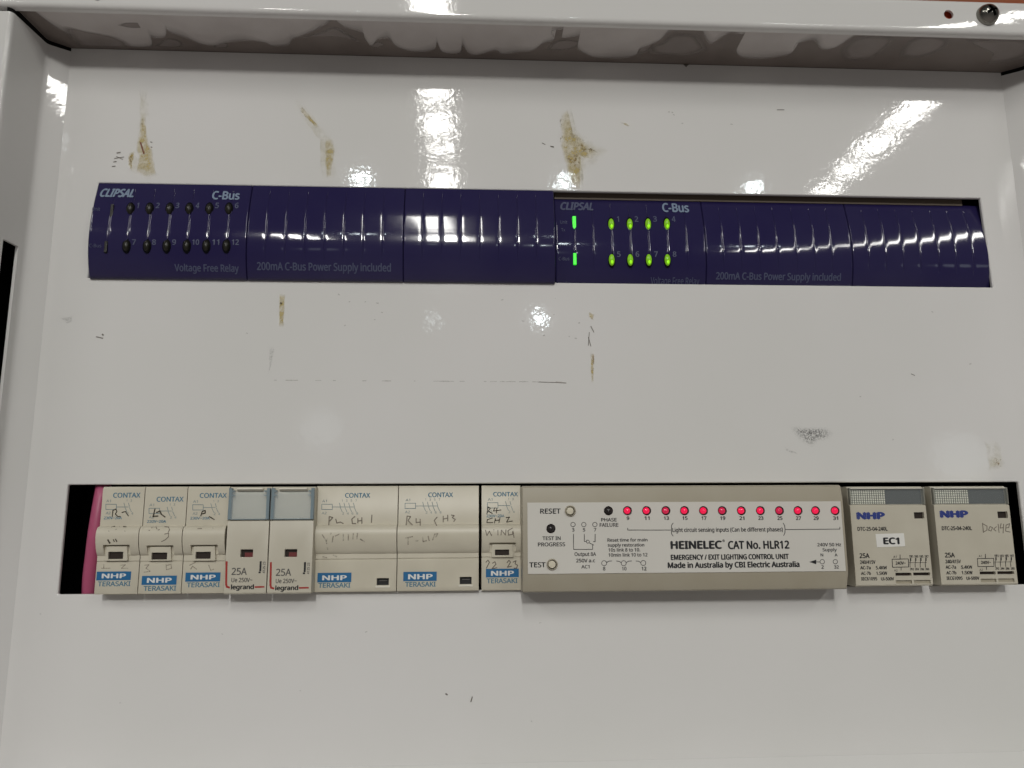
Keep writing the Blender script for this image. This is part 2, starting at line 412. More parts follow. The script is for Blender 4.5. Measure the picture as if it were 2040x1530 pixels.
def curvy(pts, k=4):
    out = []; n = len(pts)
    for i in range(n-1):
        p0, p1, p2, p3 = (Vector(pts[max(i-1, 0)]), Vector(pts[i]), Vector(pts[i+1]), Vector(pts[min(i+2, n-1)]))
        for j in range(k):
            t = j/k; out.append(tuple(0.5*((2*p1)+(p2-p0)*t+(2*p0-5*p1+4*p2-p3)*t*t+(3*p1-p0-3*p2+p3)*t**3)))
    return out+[pts[-1]]
LB = [(75, 28), (120, 60), (170, 80), (240, 91), (300, 94), (303, 76), (312, 77), (330, 74), (333, 58), (340, 66), (370, 76), (400, 88), (430, 91),
      (452, 86), (480, 83), (505, 82), (530, 86), (545, 93), (575, 91), (583, 79), (597, 73), (630, 60), (655, 46), (665, 40), (676, 47), (692, 56),
      (722, 66), (728, 80), (740, 92), (752, 80), (768, 77), (778, 80), (788, 92), (812, 101), (842, 104), (866, 99), (871, 86), (882, 104), (915, 106),
      (921, 89), (932, 106), (950, 110), (985, 101), (1002, 109), (1030, 105), (1060, 101), (1082, 86), (1104, 80), (1098, 64), (1130, 59), (1119, 75),
      (1150, 73), (1188, 71), (1150, 93), (1168, 108), (1191, 115), (1235, 117), (1265, 111), (1275, 97), (1312, 82), (1332, 63), (1350, 63)]
def stack(lines):
    """strip mesh between the traced smear edge and the front edge of the lip"""
    mb = MB()
    for pts, off in lines:
        pts = curvy(pts); vs = smear(pts, None, off); n = len(vs)
        front = [(v[0], FY+2.6, UZ(FY+2.6)-off) for v in vs]
        x0 = pts[0][0]
        mb.add(vs+front[::-1], [tuple(range(2*n))])
    return mb
def faded(vs, rim=((1.0, 0.0), (.84, .45), (.6, 1.0), (0.0, 1.0))):
    """thin film: full in the middle, fading at the rim"""
    n = len(vs); c = sum((Vector(v) for v in vs), Vector())/n; mb = MB()
    for k, (f_, a) in enumerate(rim[:-1]):
        mb.v += [tuple(c+(Vector(v)-c)*f_) for v in vs]; mb.film += [a]*n
        if k: mb.f += [((k-1)*n+q, (k-1)*n+(q+1) % n, k*n+(q+1) % n, k*n+q) for q in range(n)]
    k = len(rim)-2; mb.f.append(tuple(k*n+q for q in range(n)))
    return mb
def blob(pts, off):
    pts = curvy(pts+[pts[0]])[:-1]; return faded(smear(pts, None, off))
R1 = [(1395, 56), (1412, 88), (1435, 76), (1456, 65), (1479, 70), (1500, 66), (1528, 69), (1471, 94), (1472, 112), (1500, 118), (1529, 117), (1574, 108), (1583, 90),
      (1600, 84), (1622, 82), (1635, 98), (1658, 97), (1680, 86), (1704, 70)]
def film(edge, label):
    pts = curvy(edge); vs0 = smear(pts, None, 0); n = len(vs0); mb = MB()
    steps = ((0, 0.0), (.8, .38), (2.0, .72), (5.0, .95), (99, 1.0))
    for r_, (sh, a) in enumerate(steps):
        for k, v in enumerate(vs0):
            y = min(max(v[1]-sh*(1+.4*math.sin(k*.37)), FY+2.62+.002*(4-r_)), -0.3); off = .08+.0006*k
            mb.v.append((v[0], y, UZ(y)-off)); mb.film.append(a)
        if r_: mb.f += [((r_-1)*n+k, (r_-1)*n+k+1, r_*n+k+1, r_*n+k) for k in range(n-1)]
    part('paint_smear', mb, SMEAR, ENC, label=label)
film(LB, 'long pale grey paint smear with a lobed edge under the top lip')
film(R1, 'shorter pale grey paint smear at the right under the top lip')
for pts in ([(1680, 122), (1732, 120), (1762, 100), (1786, 78), (1772, 69), (1704, 72), (1672, 96)],
            [(1788, 114), (1826, 117), (1876, 101), (1896, 80), (1870, 70), (1822, 74), (1796, 92)],
            [(1956, 97), (1977, 110), (1967, 128), (2010, 125), (2060, 108), (2060, 78), (1960, 76), (1920, 78)],
            [(1290, 108), (1330, 112), (1372, 113), (1412, 100), (1408, 86), (1392, 68), (1352, 64), (1334, 68), (1312, 86), (1285, 96)],
            [(590, 76), (640, 72), (690, 75), (722, 84), (700, 68), (668, 52), (640, 62), (612, 70)],
            [(150, 92), (200, 98), (250, 98), (262, 88), (230, 72), (170, 60), (120, 52)], [(232, 50), (262, 56), (300, 54), (290, 46), (250, 44)],
            [(306, 92), (340, 95), (366, 92), (360, 80), (330, 76)], [(425, 94), (452, 95), (455, 86), (430, 84)], [(735, 93), (752, 95), (766, 88), (752, 82)], [(875, 104), (915, 108), (922, 90), (905, 80), (880, 86)],
            [(1085, 100), (1130, 100), (1165, 84), (1130, 78), (1100, 84)], [(1265, 108), (1284, 106), (1320, 66), (1305, 64)], [(860, 60), (900, 60), (925, 92), (880, 82)]):
    part('paint_smear', blob(pts, 0.09), SMEAR2, ENC, label='thin brownish paint smear under the top lip')
# screw at the right of the lip
sx, sz = U(1968, 29, FY-2)
prof = [(5.2, FY-0.1), (5.3, FY-1.2), (5.0, FY-2.8), (4.3, FY-4.2), (3.0, FY-5.3), (1.5, FY-5.9), (0.0, FY-6.0)]
def bar_(a, l, w): 
    u = Vector((math.cos(a), math.sin(a))); v = Vector((-u.y, u.x)); c_ = Vector((sx, sz))
    return MB().prism_y([tuple(c_+u*i*l+v*j*w) for i, j in ((-1, -1), (1, -1), (1, 1), (-1, 1))], FY-7, FY-3.4)
cr1 = bar_(math.radians(25), 2.9, .75); cr2 = bar_(math.radians(115), 2.9, .75)
part('screw_recess', MB().lathe([(2.95, FY-3.5), (0, FY-3.5)], (sx, sz), 20), BLACK, ENC)  # black disc paints the shade at the bottom of the cross
hb = MB().lathe([(0, FY+4), (2.2, FY+4), (2.2, FY-.1)]+prof, (sx, sz), 32)
part('screw', hb, STEEL, ENC, smooth=40, cuts=[cr1, cr2], label='domed cross-head screw at the right end of the lip')
part('washer', MB().lathe([(0, FY-.05), (5.9, FY-.05), (6.0, FY-.35), (5.6, FY-.5), (0, FY-.5)], (sx+.6, sz-.5), 32), LIGHTLIP, ENC, smooth=40)

# marks on the panel: old adhesive, scuffs, specks
P0 = 0.0
def jag(pts, amp=1.5, k=5):
    out = []; n = len(pts)
    for i in range(n):
        a, b = Vector(pts[i]), Vector(pts[(i+1) % n])
        for j in range(k):
            p = a+(b-a)*(j/k); out.append((p.x+random.uniform(-amp, amp), p.y+random.uniform(-amp, amp)))
    return out
g = []
g.append((jag([(282, 232), (292, 232), (292, 270), (304, 300), (312, 348), (298, 354), (270, 345), (276, 318), (272, 296), (276, 262)]), .10))
g.append((jag([(258, 305), (268, 300), (264, 325), (264, 340), (255, 330)]), .11))
g.append((jag([(600, 212), (614, 226), (636, 252), (632, 256), (608, 234), (598, 220)]), .10))
g.append((jag([(648, 276), (664, 278), (667, 300), (660, 352), (650, 354), (648, 310)]), .10))
g.append((jag([(1116, 226), (1130, 215), (1136, 250), (1160, 280), (1190, 302), (1180, 318), (1160, 312), (1158, 345), (1156, 378), (1140, 378), (1126, 330), (1116, 290)], 2), .10))
g.append((jag([(1234, 243), (1250, 246), (1255, 252), (1248, 251)], .8), .10))
g.append((jag([(557, 585), (568, 585), (565, 652), (555, 652)], .7), .10))
g.append((jag([(1176, 703), (1183, 703), (1182, 763), (1178, 763)], .6), .10))
g.append((jag([(1173, 622), (1184, 626), (1182, 640), (1174, 632)], 1), .10))
for q, o_ in g: part('adhesive_residue', faded([(U(p[0], p[1], P0)[0], P0-o_, U(p[0], p[1], P0)[1]) for p in q]), GLUE, ENC, label='yellowish dried adhesive streaks on the white panel')
g = []
g.append((jag([(250, 310), (262, 304), (300, 330), (318, 350), (296, 358), (262, 345)], 3), .07))
g.append((jag([(278, 180), (294, 178), (296, 232), (276, 262)], 3), .07))
g.append((jag([(585, 196), (604, 200), (640, 252), (672, 282), (670, 358), (643, 358), (640, 282), (604, 236)], 2), .07))
g.append((jag([(1112, 225), (1136, 212), (1145, 255), (1215, 300), (1190, 322), (1162, 350), (1160, 380), (1136, 380)], 3), .07))
g.append((jag([(1960, 880), (1990, 880), (2005, 935), (1970, 940)], 3), .07))
for q, o_ in g: part('adhesive_residue', faded([(U(p[0], p[1], P0)[0], P0-o_, U(p[0], p[1], P0)[1]) for p in q]), GLUEF, ENC, label='faint yellow film around the adhesive streaks')
g = []
g.append((jag([(1114, 238), (1119, 236), (1121, 285), (1116, 285)], 1), .14))
g.append((jag([(1132, 262), (1150, 268), (1166, 285), (1160, 302), (1190, 300), (1186, 314), (1150, 296), (1140, 280)], 3), .14))
g.append((jag([(1124, 300), (1160, 310), (1156, 340), (1130, 325)], 3), .14))
g.append((jag([(255, 310), (264, 305), (262, 342), (256, 330)], 1), .14))
g.append((jag([(282, 236), (290, 234), (282, 262), (279, 262)], .8), .14))
g.append((jag([(1180, 704), (1184, 704), (1183, 762), (1180, 762)], .4), .14))
g.append((jag([(1976, 916), (1990, 912), (2004, 922), (1992, 932), (1980, 928)], 2), .14))
for q, o_ in g: part('adhesive_residue', faded([(U(p[0], p[1], P0)[0], P0-o_, U(p[0], p[1], P0)[1]) for p in q]), GLUE2, ENC, label='brown crusted adhesive patches on the white panel')
g = []
for kk, (f_, o_) in enumerate(((1.0, .10), (.8, .105), (.55, .11))):
    g.append((jag([(1614+(x-1614)*f_, 864+(y-864)*f_) for x, y in [(1572, 848), (1600, 850), (1650, 849), (1664, 862), (1656, 874), (1630, 881), (1618, 893), (1604, 886), (1588, 874), (1576, 862)]], .8), o_))
g.append((jag([(537, 690), (547, 692), (541, 728), (535, 748)], .5), .10))
g.append((jag([(118, 634), (132, 632), (148, 628), (144, 642), (134, 646), (126, 638)], .5), .10))
g.append((jag([(1560, 888), (1572, 896), (1590, 903), (1588, 906), (1566, 899)], .5), .10))
for q, o_ in g: part('scuff', faded([(U(p[0], p[1], P0)[0], P0-o_, U(p[0], p[1], P0)[1]) for p in q]), SCUFF, ENC, label='grey rubbed scuff marks on the white panel')
g = MB()
for a, b, w in (((228, 316), (247, 313), 1.5), ((233, 305), (240, 304), 2.4), ((226, 323), (232, 322), 2), ((224, 332), (230, 331), 2), ((232, 312), (245, 318), 1.2),
                ((1097, 292), (1103, 293), 2.4), ((1080, 285), (1086, 288), 1.5), ((559, 604), (561, 605), 4), ((1073, 761), (1128, 763), 1.3),
                ((1174, 662), (1172, 688), 1.4), ((1177, 650), (1183, 662), 1.6), ((1172, 672), (1177, 690), 1.4), ((1364, 126), (1368, 130), 8), ((888, 1382), (891, 1384), 3), ((941, 1388), (938, 1398), 2),
                ((1548, 219), (1562, 219), 1.6), ((1562, 1516), (1572, 1517), 3), ((205, 674), (192, 671), 2), ((206, 668), (204, 666), 3), ((1815, 745), (1822, 748), 1.4),
                ((300, 283), (303, 284), 2), ((301, 293), (303, 294), 2)):
    g.stroke([a, b], w, P0, .13)
part('speck', g, SCUFFB, ENC, label='small dark specks and thin scratches on the white panel')['kind'] = 'stuff'
g = MB()
for i in range(26):
    x = random.uniform(545, 1120); g.stroke([(x, 757.5+(x-540)*.006), (x+random.uniform(2, 14), 757.5+(x-535)*.006)], random.uniform(.8, 1.8), P0, .12)
for i in range(34):
    x, y = random.choice(((random.uniform(590, 760), random.uniform(585, 650)), (random.uniform(980, 1180), random.uniform(580, 680)), (random.uniform(1300, 1500), random.uniform(212, 250)),
                          (random.uniform(150, 1950), random.uniform(600, 930)), (random.uniform(50, 2000), random.uniform(1215, 1480)), (random.uniform(1250, 1900), random.uniform(200, 340))))
    g.stroke([(x, y), (x+random.uniform(1, 4), y+random.uniform(-1.5, 1.5))], random.uniform(1, 2.4), P0, .12)
g.stroke([(836, 275), (860, 267), (905, 264)], 1.5, P0, .12)
part('speck', g, SCUFFF, ENC, label='faint brownish specks and dashes on the white panel')['kind'] = 'stuff'
part('scratch', MB().stroke([(280, 284), (287, 306)], 3, P0, .15), RUST, ENC, label='short red brown scratch in the leftmost adhesive streak')

# board behind the lip
part_ = MB().box(-600, 900, -6, 6, ZF1+0.8, ZF1+420)
o = bpy.data.objects.new('wall', part_.mesh('wall', (0, 0, ZF1))); o.location = (0, 0, ZF1*S); o.data.materials.append(ORANGE); COL.objects.link(o)
o['label'] = 'orange painted surface seen above the white lip at top right'; o['category'] = 'wall'

# ------------------------------------------------------------------ violet relay units in the upper slot
def relay(org_x, x0, x1, dy, dz, label, seams, lines):
    t = thing('relay_unit', label, 'relay unit', ((x0+x1)/2, 20+dy, 95+dz), 'violet relay units in the upper slot')
    zt, zb = 141.4+dz, 94.6+dz
    base = interp([(zb+(zt-zb)*i/24, dy - (0.6+5.2*math.sin(math.pi*min(max((1-((zt-(zb+(zt-zb)*i/24))/(zt-zb))), 0), 1)**0.80*0.94 + 0.10)**1.0)) for i in range(25)])
    def prof(z): return base(z)
    # fine column positions: dense near each fine vertical rib line and each seam
    xs = set()
    n = int((x1-x0)/1.5)
    for i in range(n+1): xs.add(round(x0+(x1-x0)*i/n, 3))
    for l in lines:
        for d in (-2.2, -1.6, -1.1, -.75, -.5, -.34, -.2, -.1, 0, .1, .2, .34, .5, .75, 1.1, 1.6, 2.2):
            if x0 < l+d < x1: xs.add(round(l+d, 3))
    for l in seams:
        for d in (-1, -.6, -.35, -.25, -.12, 0, .12, .25, .35, .6, 1):
            if x0 < l+d < x1: xs.add(round(l+d, 3))
    for d in (0.15, .35, .6, 1): xs.add(round(x0+d, 3)); xs.add(round(x1-d, 3))
    xs = sorted(xs); rows = 44; vs = []; fs = []
    zl0, zl1 = zb+8.5, zt-3.0
    for j in range(rows+1):
        z = zb+(zt-zb)*j/rows
        w = min(1, max(0, (z-zl0)/3))*min(1, max(0, (zl1-z)/1.0))
        for x in xs:
            h = 0
            for l in lines:
                d = abs(x-l)
                if d < 4: h += w*(0.24*math.exp(-(d/0.20)**2)+0.035*math.exp(-(d/1.0)**2))
            for l in seams:
                d = abs(x-l)
                if d < 2: h += 0.9*math.exp(-(d/0.22)**2)
            e_ = min(x-x0, x1-x)
            h += 0.5*max(0, 1-e_/0.7)**2
            vs.append((x, prof(z)+h, z))
    m_ = len(xs)
    for j in range(rows):
        for i in range(m_-1): fs.append((j*m_+i, j*m_+i+1, (j+1)*m_+i+1, (j+1)*m_+i))
    mb = MB().add(vs, fs)
    # returns back into the box: top, bottom, sides
    nb = len(mb.v); yb = 45+dy
    ring = [j*m_ for j in range(rows+1)] + [rows*m_+i for i in range(1, m_)] + [j*m_+m_-1 for j in range(rows-1, -1, -1)] + [i for i in range(m_-2, 0, -1)]
    bk = [(mb.v[i][0], yb, mb.v[i][2]) for i in ring]; mb.v += bk; k = len(ring)
    mb.f += [(ring[i], ring[(i+1) % k], nb+(i+1) % k, nb+i) for i in range(k)]
    part('cover', mb, BLUE, t, smooth=70)
    part('body', MB().box(x0+.3, x1-(9.5 if dy > 1 else .3), 2.6+max(dy, 0)*.3, 44+dy, zt-.2, 146), BROWN, t)
    return t, prof
L1x = [-207.5+9.03*i for i in range(7)] + [-136.0+8.98*i for i in range(7)] + [-63.4+9.0*i for i in range(7)]
RU1, S1 = relay(0, -216.4, -0.45, -0.2, 0.0, 'violet relay unit left in the upper slot, with twelve unlit oval lamps', [-144.7, -72.25], L1x)
S2p = lambda p, y0: U(p, 460, 1.5)[0]
L2x = [S2p(p, -3) for p in (1144, 1181, 1218, 1255, 1291, 1329, 1366)] + [S2p(p, -3) for p in (1437, 1473, 1509, 1545, 1582, 1618, 1652)] + [S2p(p, -3) for p in (1724, 1758, 1792, 1826, 1862, 1896, 1930)]
RU2, S2 = relay(0, 0.35, 218.4, 6.0, -1.4, 'violet relay unit right in the upper slot, with eight lit green oval lamps', [S2p(1403, -3), S2p(1692, -3)], L2x)

def oval(t, surf, c, w, h, lens, rim, name='indicator_lamp', core=None, label=None):
    x, z = U(c[0], c[1], surf); y = surf(z); sc = 0.232
    rx, rz = w/2*sc, h/2*sc
    o = part(name, MB().lathe([(1.0, y+0.4), (1.0, y-.25), (.93, y-.75), (.75, y-1.15), (.45, y-1.45), (0, y-1.55)], (x, z), 28, rx, rz), lens, t, smooth=60, label=label)
    part('lamp_seat', MB().lathe([(1.30, y+.2), (1.28, y-.16), (1.0, y-.20), (.98, y+.1)], (x, z), 28, rx, rz), rim, o, smooth=40)
    if core:
        part('glow', MB().lathe([(.62, y-1.25), (.5, y-1.45), (.3, y-1.58), (0, y-1.64)], (x, z-rz*.42), 20, rx*.75, rz*.6), core, o, smooth=60)
    return o
for x in (260, 298, 338, 377, 417, 456): oval(RU1, S1, (x, 417), 13, 23, LEDOFF, LEDRIM)
for x in (252, 293, 332, 372, 411, 451): oval(RU1, S1, (x, 490), 13, 23, LEDOFF, LEDRIM)
for x in (1217.5, 1254.5, 1291, 1328.5): oval(RU2, S2, (x, 447), 12, 25, LEDG, LEDRIM, core=LEDGC)
for x in (1218.5, 1255.5, 1292.5, 1329.5): oval(RU2, S2, (x, 518), 12, 25, LEDG, LEDRIM, core=LEDGC)
def bar(t, surf, b, mt_):
    x0, x1, z0, z1 = boxw(b, surf); y = surf((z0+z1)/2)
    part('status_light', MB().box(x0, x1, y-.45, y+1, z0, z1), mt_, t, bevel=.25)
bar(RU1, S1, (220, 408, 226, 432), LEDOFF); bar(RU1, S1, (208, 480, 214, 504), LEDOFF)
bar(RU2, S2, (1140.5, 432, 1147.5, 456), BARG); bar(RU2, S2, (1142, 504, 1148.5, 528), BARG)
b = MB()
b.text('CLIPSAL', (200, 376, 268, 393), S1, .04, .3, .16); b.text('C-Bus', (423, 381, 478, 398), S1, .03, 0, .16)
split_text(b, BLUEINK, RU1)
b = MB()
b.text('Voltage Free Relay', (348, 526, 476, 546), S1, .02, 0, .14); b.text('200mA C-Bus Power Supply included', (512, 523, 779, 545), S1, .02, 0, .14)
for i, x in enumerate((275, 315, 354, 394, 433, 472)): b.text(str(i+1), (x-(4 if i else 2), 404, x+(3.5 if i else 2), 415), S1, .02, 0, .14)
for i, x in enumerate((267, 307, 347, 390, 430, 469)): b.text(str(i+7), (x-(4 if i < 3 else 7), 477, x+(4 if i < 3 else 7), 488), S1, .02, 0, .14)
split_text(b, BLUEINK2, RU1)
b = MB()
b.text('Unit', (184, 413, 200, 420), S1, 0, 0, .14); b.text('C-Bus', (178, 486, 202, 493), S1, 0, 0, .14)
split_text(b, BLUEINK2, RU1)
b = MB(); b.text('C-Bus', (1319, 405, 1372, 423), S2, .03, 0, .16)
split_text(b, BLUEINK, RU2)
b = MB(); b.text('CLIPSAL', (1116, 403, 1182, 419), S2, .04, .3, .16)
b.text('200mA C-Bus Power Supply included', (1426, 543, 1675, 563), S2, .02, 0, .14); b.text('Voltage Free Relay', (1296, 552, 1393, 572), S2, .005, 0, .14)
for i, x in enumerate((1231, 1268, 1305, 1342)): b.text(str(i+1), (x-(4 if i else 2), 431, x+(3.5 if i else 2), 442), S2, .02, 0, .14)
for i, x in enumerate((1233, 1270, 1307, 1344)): b.text(str(i+5), (x-4, 501, x+3.5, 512), S2, .02, 0, .14)
b.text('Unit', (1116, 439, 1130, 446), S2, 0, 0, .14); b.text('C-Bus', (1113, 512, 1134, 519), S2, 0, 0, .14); b.text('Tx', (1118, 455, 1126, 461), S2, 0, 0, .14)
split_text(b, BLUEINK2, RU2)

# ------------------------------------------------------------------ slim and wide contactors in the lower slot
C0 = [(-13.2, -1.6), (-14.0, -2.6), (-14.0, -18.1), (-15.8, -18.5), (-16.7, -19.4), (-17.2, -20.8), (-17.3, -22.5), (-17.0, -24.6), (-16.3, -26.8), (-15.3, -28.8), (-14.4, -30.1), (-14.0, -30.3), (-14.0, -45.4), (-13.5, -46.1)]
def depth(P, d, ref):
    """set a profile d further back, keeping the measured size: returns profile, surface, x scaling"""
    k = (-CAM.y+ref+d)/(-CAM.y+ref)
    Q = [(y+d, CAM.z+(z-CAM.z)*k) for y, z in P]
    return Q, interp([(z, y) for y, z in Q]), (lambda x: CAM.x+(x-CAM.x)*k)
def set_depth(d):
    global CPROF, CS, CX, D
    CPROF, CS, CX = depth(C0, d, -14.0); D = d
set_depth(0)
def diagram(b, dx, dy, s=1.0, poles=2):
    r = (211+dx, 1004.5+dy, 232+dx, 1015+dy)
    b.stroke([(r[0], r[1]), (r[2], r[1]), (r[2], r[3]), (r[0], r[3])], 1.1, CS, .07, True)
    end = 256+dx if poles == 2 else 276+dx
    b.stroke([(232+dx, 1010+dy), (end, 1010+dy)], 1.0, CS)
    for i in range(poles):
        x = (247+9*i if poles == 2 else 246+9.3*i)+dx
        b.stroke([(x, 1002+dy), (x+2, 1009+dy)], 1.0, CS); b.stroke([(x+2, 1011+dy), (x+6, 1020+dy)], 1.0, CS)
        b.text('1357'[i], (x+(4 if i else 5), 995+dy, x+(7 if i else 6.5), 999.5+dy), CS); b.text('2468'[i], (x+6, 1020.5+dy, x+9.5, 1025+dy), CS)
    b.text('A1', (212+dx, 995.5+dy, 221+dx, 1000.5+dy), CS); b.text('A2', (211+dx, 1019.5+dy, 220.5+dx, 1024.5+dy), CS)
    return b
def nhp(t, pb, tb, textbox, worn=False):
    p_ = part('logo_plate', MB().rect(pb, CS, .08), LOGO, t)
    part('lettering', MB().text('NHP', textbox, CS, .03, 0, .16), WHITEINK, p_)
    part('lettering', MB().text('TERASAKI', tb, CS, .02), TEAL, t)
def latch(t, line, frame, win):
    a, b_, c, d = boxw(frame, CS); y0 = CS(d); y1 = CS(c)-.2
    a2, b2, c2, d2 = boxw(win, CS)
    yt = -15.8+D
    # raised trapezoid surround of the little window
    body = MB().add([(a+.4, yt, d), (b_-.4, yt, d), (b_, yt+.5, c), (a, yt+.5, c), (a+.4, D-12, d), (b_-.4, D-12, d), (b_, D-12, c), (a, D-12, c)],
                    [(0, 1, 2, 3), (7, 6, 5, 4), (0, 4, 5, 1), (1, 5, 6, 2), (2, 6, 7, 3), (3, 7, 4, 0)])
    cut = MB().box(a2, b2, D-20, yt+1.6, c2, d2)
    o = part('window_surround', body, CREAM, t, bevel=.2, cuts=[cut])
    part('window', MB().box(a2-.03, b2+.03, yt+1.35, yt+1.55, c2-.03, d2+.03), DARKWIN, o)
def latch_cut(frame, line):
    a, b_, c, d = boxw((frame[0]-4, line[1], frame[2]+4, frame[3]+1), CS)
    return MB().box(a, b_, D-20, D-14.35, c, d)
def slim(x0, x1, label, dx, dy, hd, seam, line, frame, win, plate, nhpbox, tera, contax, rating):
    t = thing('contactor', label, 'contactor', ((x0+x1)/2, 10, -46), 'modules in the lower slot')
    x0, x1 = CX(x0), CX(x1); cuts = [MB().box(x0-1, x1+1, D-20, D-13.6, seam-.13, seam+.13), latch_cut(frame, line)]
    part('housing', MB().prism_x(CPROF+[(40, CPROF[-1][1]), (40, CPROF[0][1])], x0, x1), CREAM, t, bevel=0.3, cuts=cuts)
    latch(t, line, frame, win)
    part('lettering', MB().text('CONTAX', contax, CS, .02), TEAL, t)
    part('circuit_diagram', diagram(MB(), dx, dy), TEALF, t)
    part('lettering', MB().text('230V~20A', rating, CS, .02), TEAL, t)
    nhp(t, plate, tera, nhpbox)
    for m_, w, lines in hd:
        b = MB()
        for q, l in enumerate(lines): b.stroke(l, w, CS, .11+.006*q)
        part('handwriting', b, m_, t)
    return t
HD1 = [(PEN, 2.0, [[(224, 1029), (225, 1017), (231, 1014), (233, 1019), (230, 1024), (235, 1029), (240, 1029)], [(243, 1021), (250, 1019), (256, 1028)], [(217, 1058), (222, 1050), (229, 1048.5)],
        [(229, 1049), (231, 1055)], [(232, 1054), (238, 1049)], [(246, 1049), (252, 1049.5), (249, 1058)]]), (PEN, 3.2, [[(215, 1075.5), (219, 1082)]]), (PEN, 2.2, [[(226, 1075), (228, 1079)], [(230, 1074), (233, 1079)]]),
       (PENCILF, 1.6, [[(207, 1124), (207, 1132)], [(202, 1132), (220, 1132)], [(240, 1126), (250, 1125), (242, 1132), (255, 1132)]])]
set_depth(6)
slim(-196.4, -179.0, 'slim cream contactor touching the pink cable, dark handwriting above its little window', 0, 0, HD1, -32.9, (208.5, 1085.5, 256, 1088.5), (211, 1088.5, 256, 1117), (218, 1099.5, 247.5, 1113.5),
     (192.5, 1138.5, 261, 1156), (203, 1142.5, 251.5, 1152), (195, 1158, 260, 1168), (225.5, 981.5, 280, 991.5), (207, 1029, 243, 1034.5))
HD2 = [(PEN, 2.6, [[(309, 1014), (305, 1030)], [(312, 1021), (319, 1018), (321, 1024), (329, 1030)], [(305, 1029), (315, 1028)]]),
       (PENCIL, 1.6, [[(297, 1057), (303, 1051), (311, 1049)], [(311, 1050), (313, 1054)], [(317, 1049), (315, 1056), (318, 1055)], [(328, 1049), (336, 1050), (338, 1055), (335, 1061)], [(328, 1064), (336, 1062), (336, 1069), (330, 1075), (322, 1079)]]),
       (PENCILF, 1.8, [[(288, 1126), (297, 1125), (291, 1132), (299, 1138), (287, 1140)], [(331, 1124), (332, 1135), (342, 1132), (341, 1124), (333, 1126)]])]
slim(-178.7, -161.2, 'second slim cream contactor from the pink cable, its blue logo lower than its neighbours', 86, 8, HD2, -33.0, (296, 1086.5, 342, 1089.5), (298, 1089.5, 343, 1117), (304.5, 1101, 335, 1114.5),
     (282.5, 1147, 352, 1165), (293, 1151, 342.5, 1161), (286, 1167, 351, 1177), (312, 989.5, 366, 999.5), (293, 1036, 331, 1041.5))
HD3 = [(PEN, 2.2, [[(400, 1028), (403, 1019), (409, 1017), (409, 1022), (402, 1024)], [(417, 1029), (427, 1035)]]), (PENCILF, 2.0, [[(394, 1053), (402, 1053)], [(424, 1052), (434, 1049)], [(378, 1126), (390, 1120)], [(380, 1134), (384, 1128), (392, 1134)], [(416, 1126), (420, 1136), (426, 1134)]])]
slim(-160.9, -143.6, 'third slim cream contactor from the pink cable, next to the clear-topped modules', 173, 1, HD3, -33.1, (383, 1085.5, 430, 1088.5), (385, 1088.5, 431, 1117), (392, 1099.5, 421.5, 1113),
     (369.5, 1140.5, 439, 1158.5), (380, 1145, 430, 1154.5), (372, 1160, 438, 1170), (398, 982, 452, 992), (379, 1029.5, 418, 1035))
HD4 = [(PEN, 1.7, [[(970, 1024), (972, 1010), (977, 1012), (973, 1018), (981, 1023)], [(986, 1011), (983, 1018), (998, 1016)], [(990, 1012), (989, 1022)], [(981, 1032), (971, 1035), (970, 1041), (982, 1041)], [(987, 1033), (985, 1042)], [(996, 1031), (994, 1041)], [(986, 1037), (995, 1036)],
        [(1008, 1031), (1015, 1030), (1009, 1040), (1021, 1038)]]), (PENCIL, 1.7, [[(967, 1056), (970, 1067), (975, 1058), (979, 1067), (984, 1055)], [(992, 1056), (992, 1066)], [(998, 1066), (999, 1056), (1007, 1066), (1008, 1055)], [(1021, 1052), (1012, 1057), (1013, 1066), (1022, 1064), (1021, 1059)], [(1022, 1058), (1024, 1071)]]),
       (PENCIL, 1.9, [[(968, 1120), (972, 1116), (975, 1120), (969, 1132)], [(981, 1122), (986, 1119), (988, 1124), (980, 1133), (990, 1131)], [(1010, 1121), (1014, 1116), (1017, 1120), (1011, 1130), (1019, 1128)], [(1022, 1120), (1028, 1117), (1026, 1123), (1031, 1126), (1029, 1132), (1024, 1132)]])]
set_depth(11)
slim(-35.5, -18.5, 'slim cream contactor between a wide contactor and the control unit with red lamps', 760, -3, HD4, -32.6, (978, 1081, 1023, 1084.5), (979, 1084.5, 1023, 1110), (986, 1095, 1014, 1106),
     (968, 1133, 1033.5, 1150), (978, 1137, 1024, 1147), (969.5, 1152, 1031, 1162), (982.5, 980, 1032, 989), (969, 1025, 1005, 1030.5))
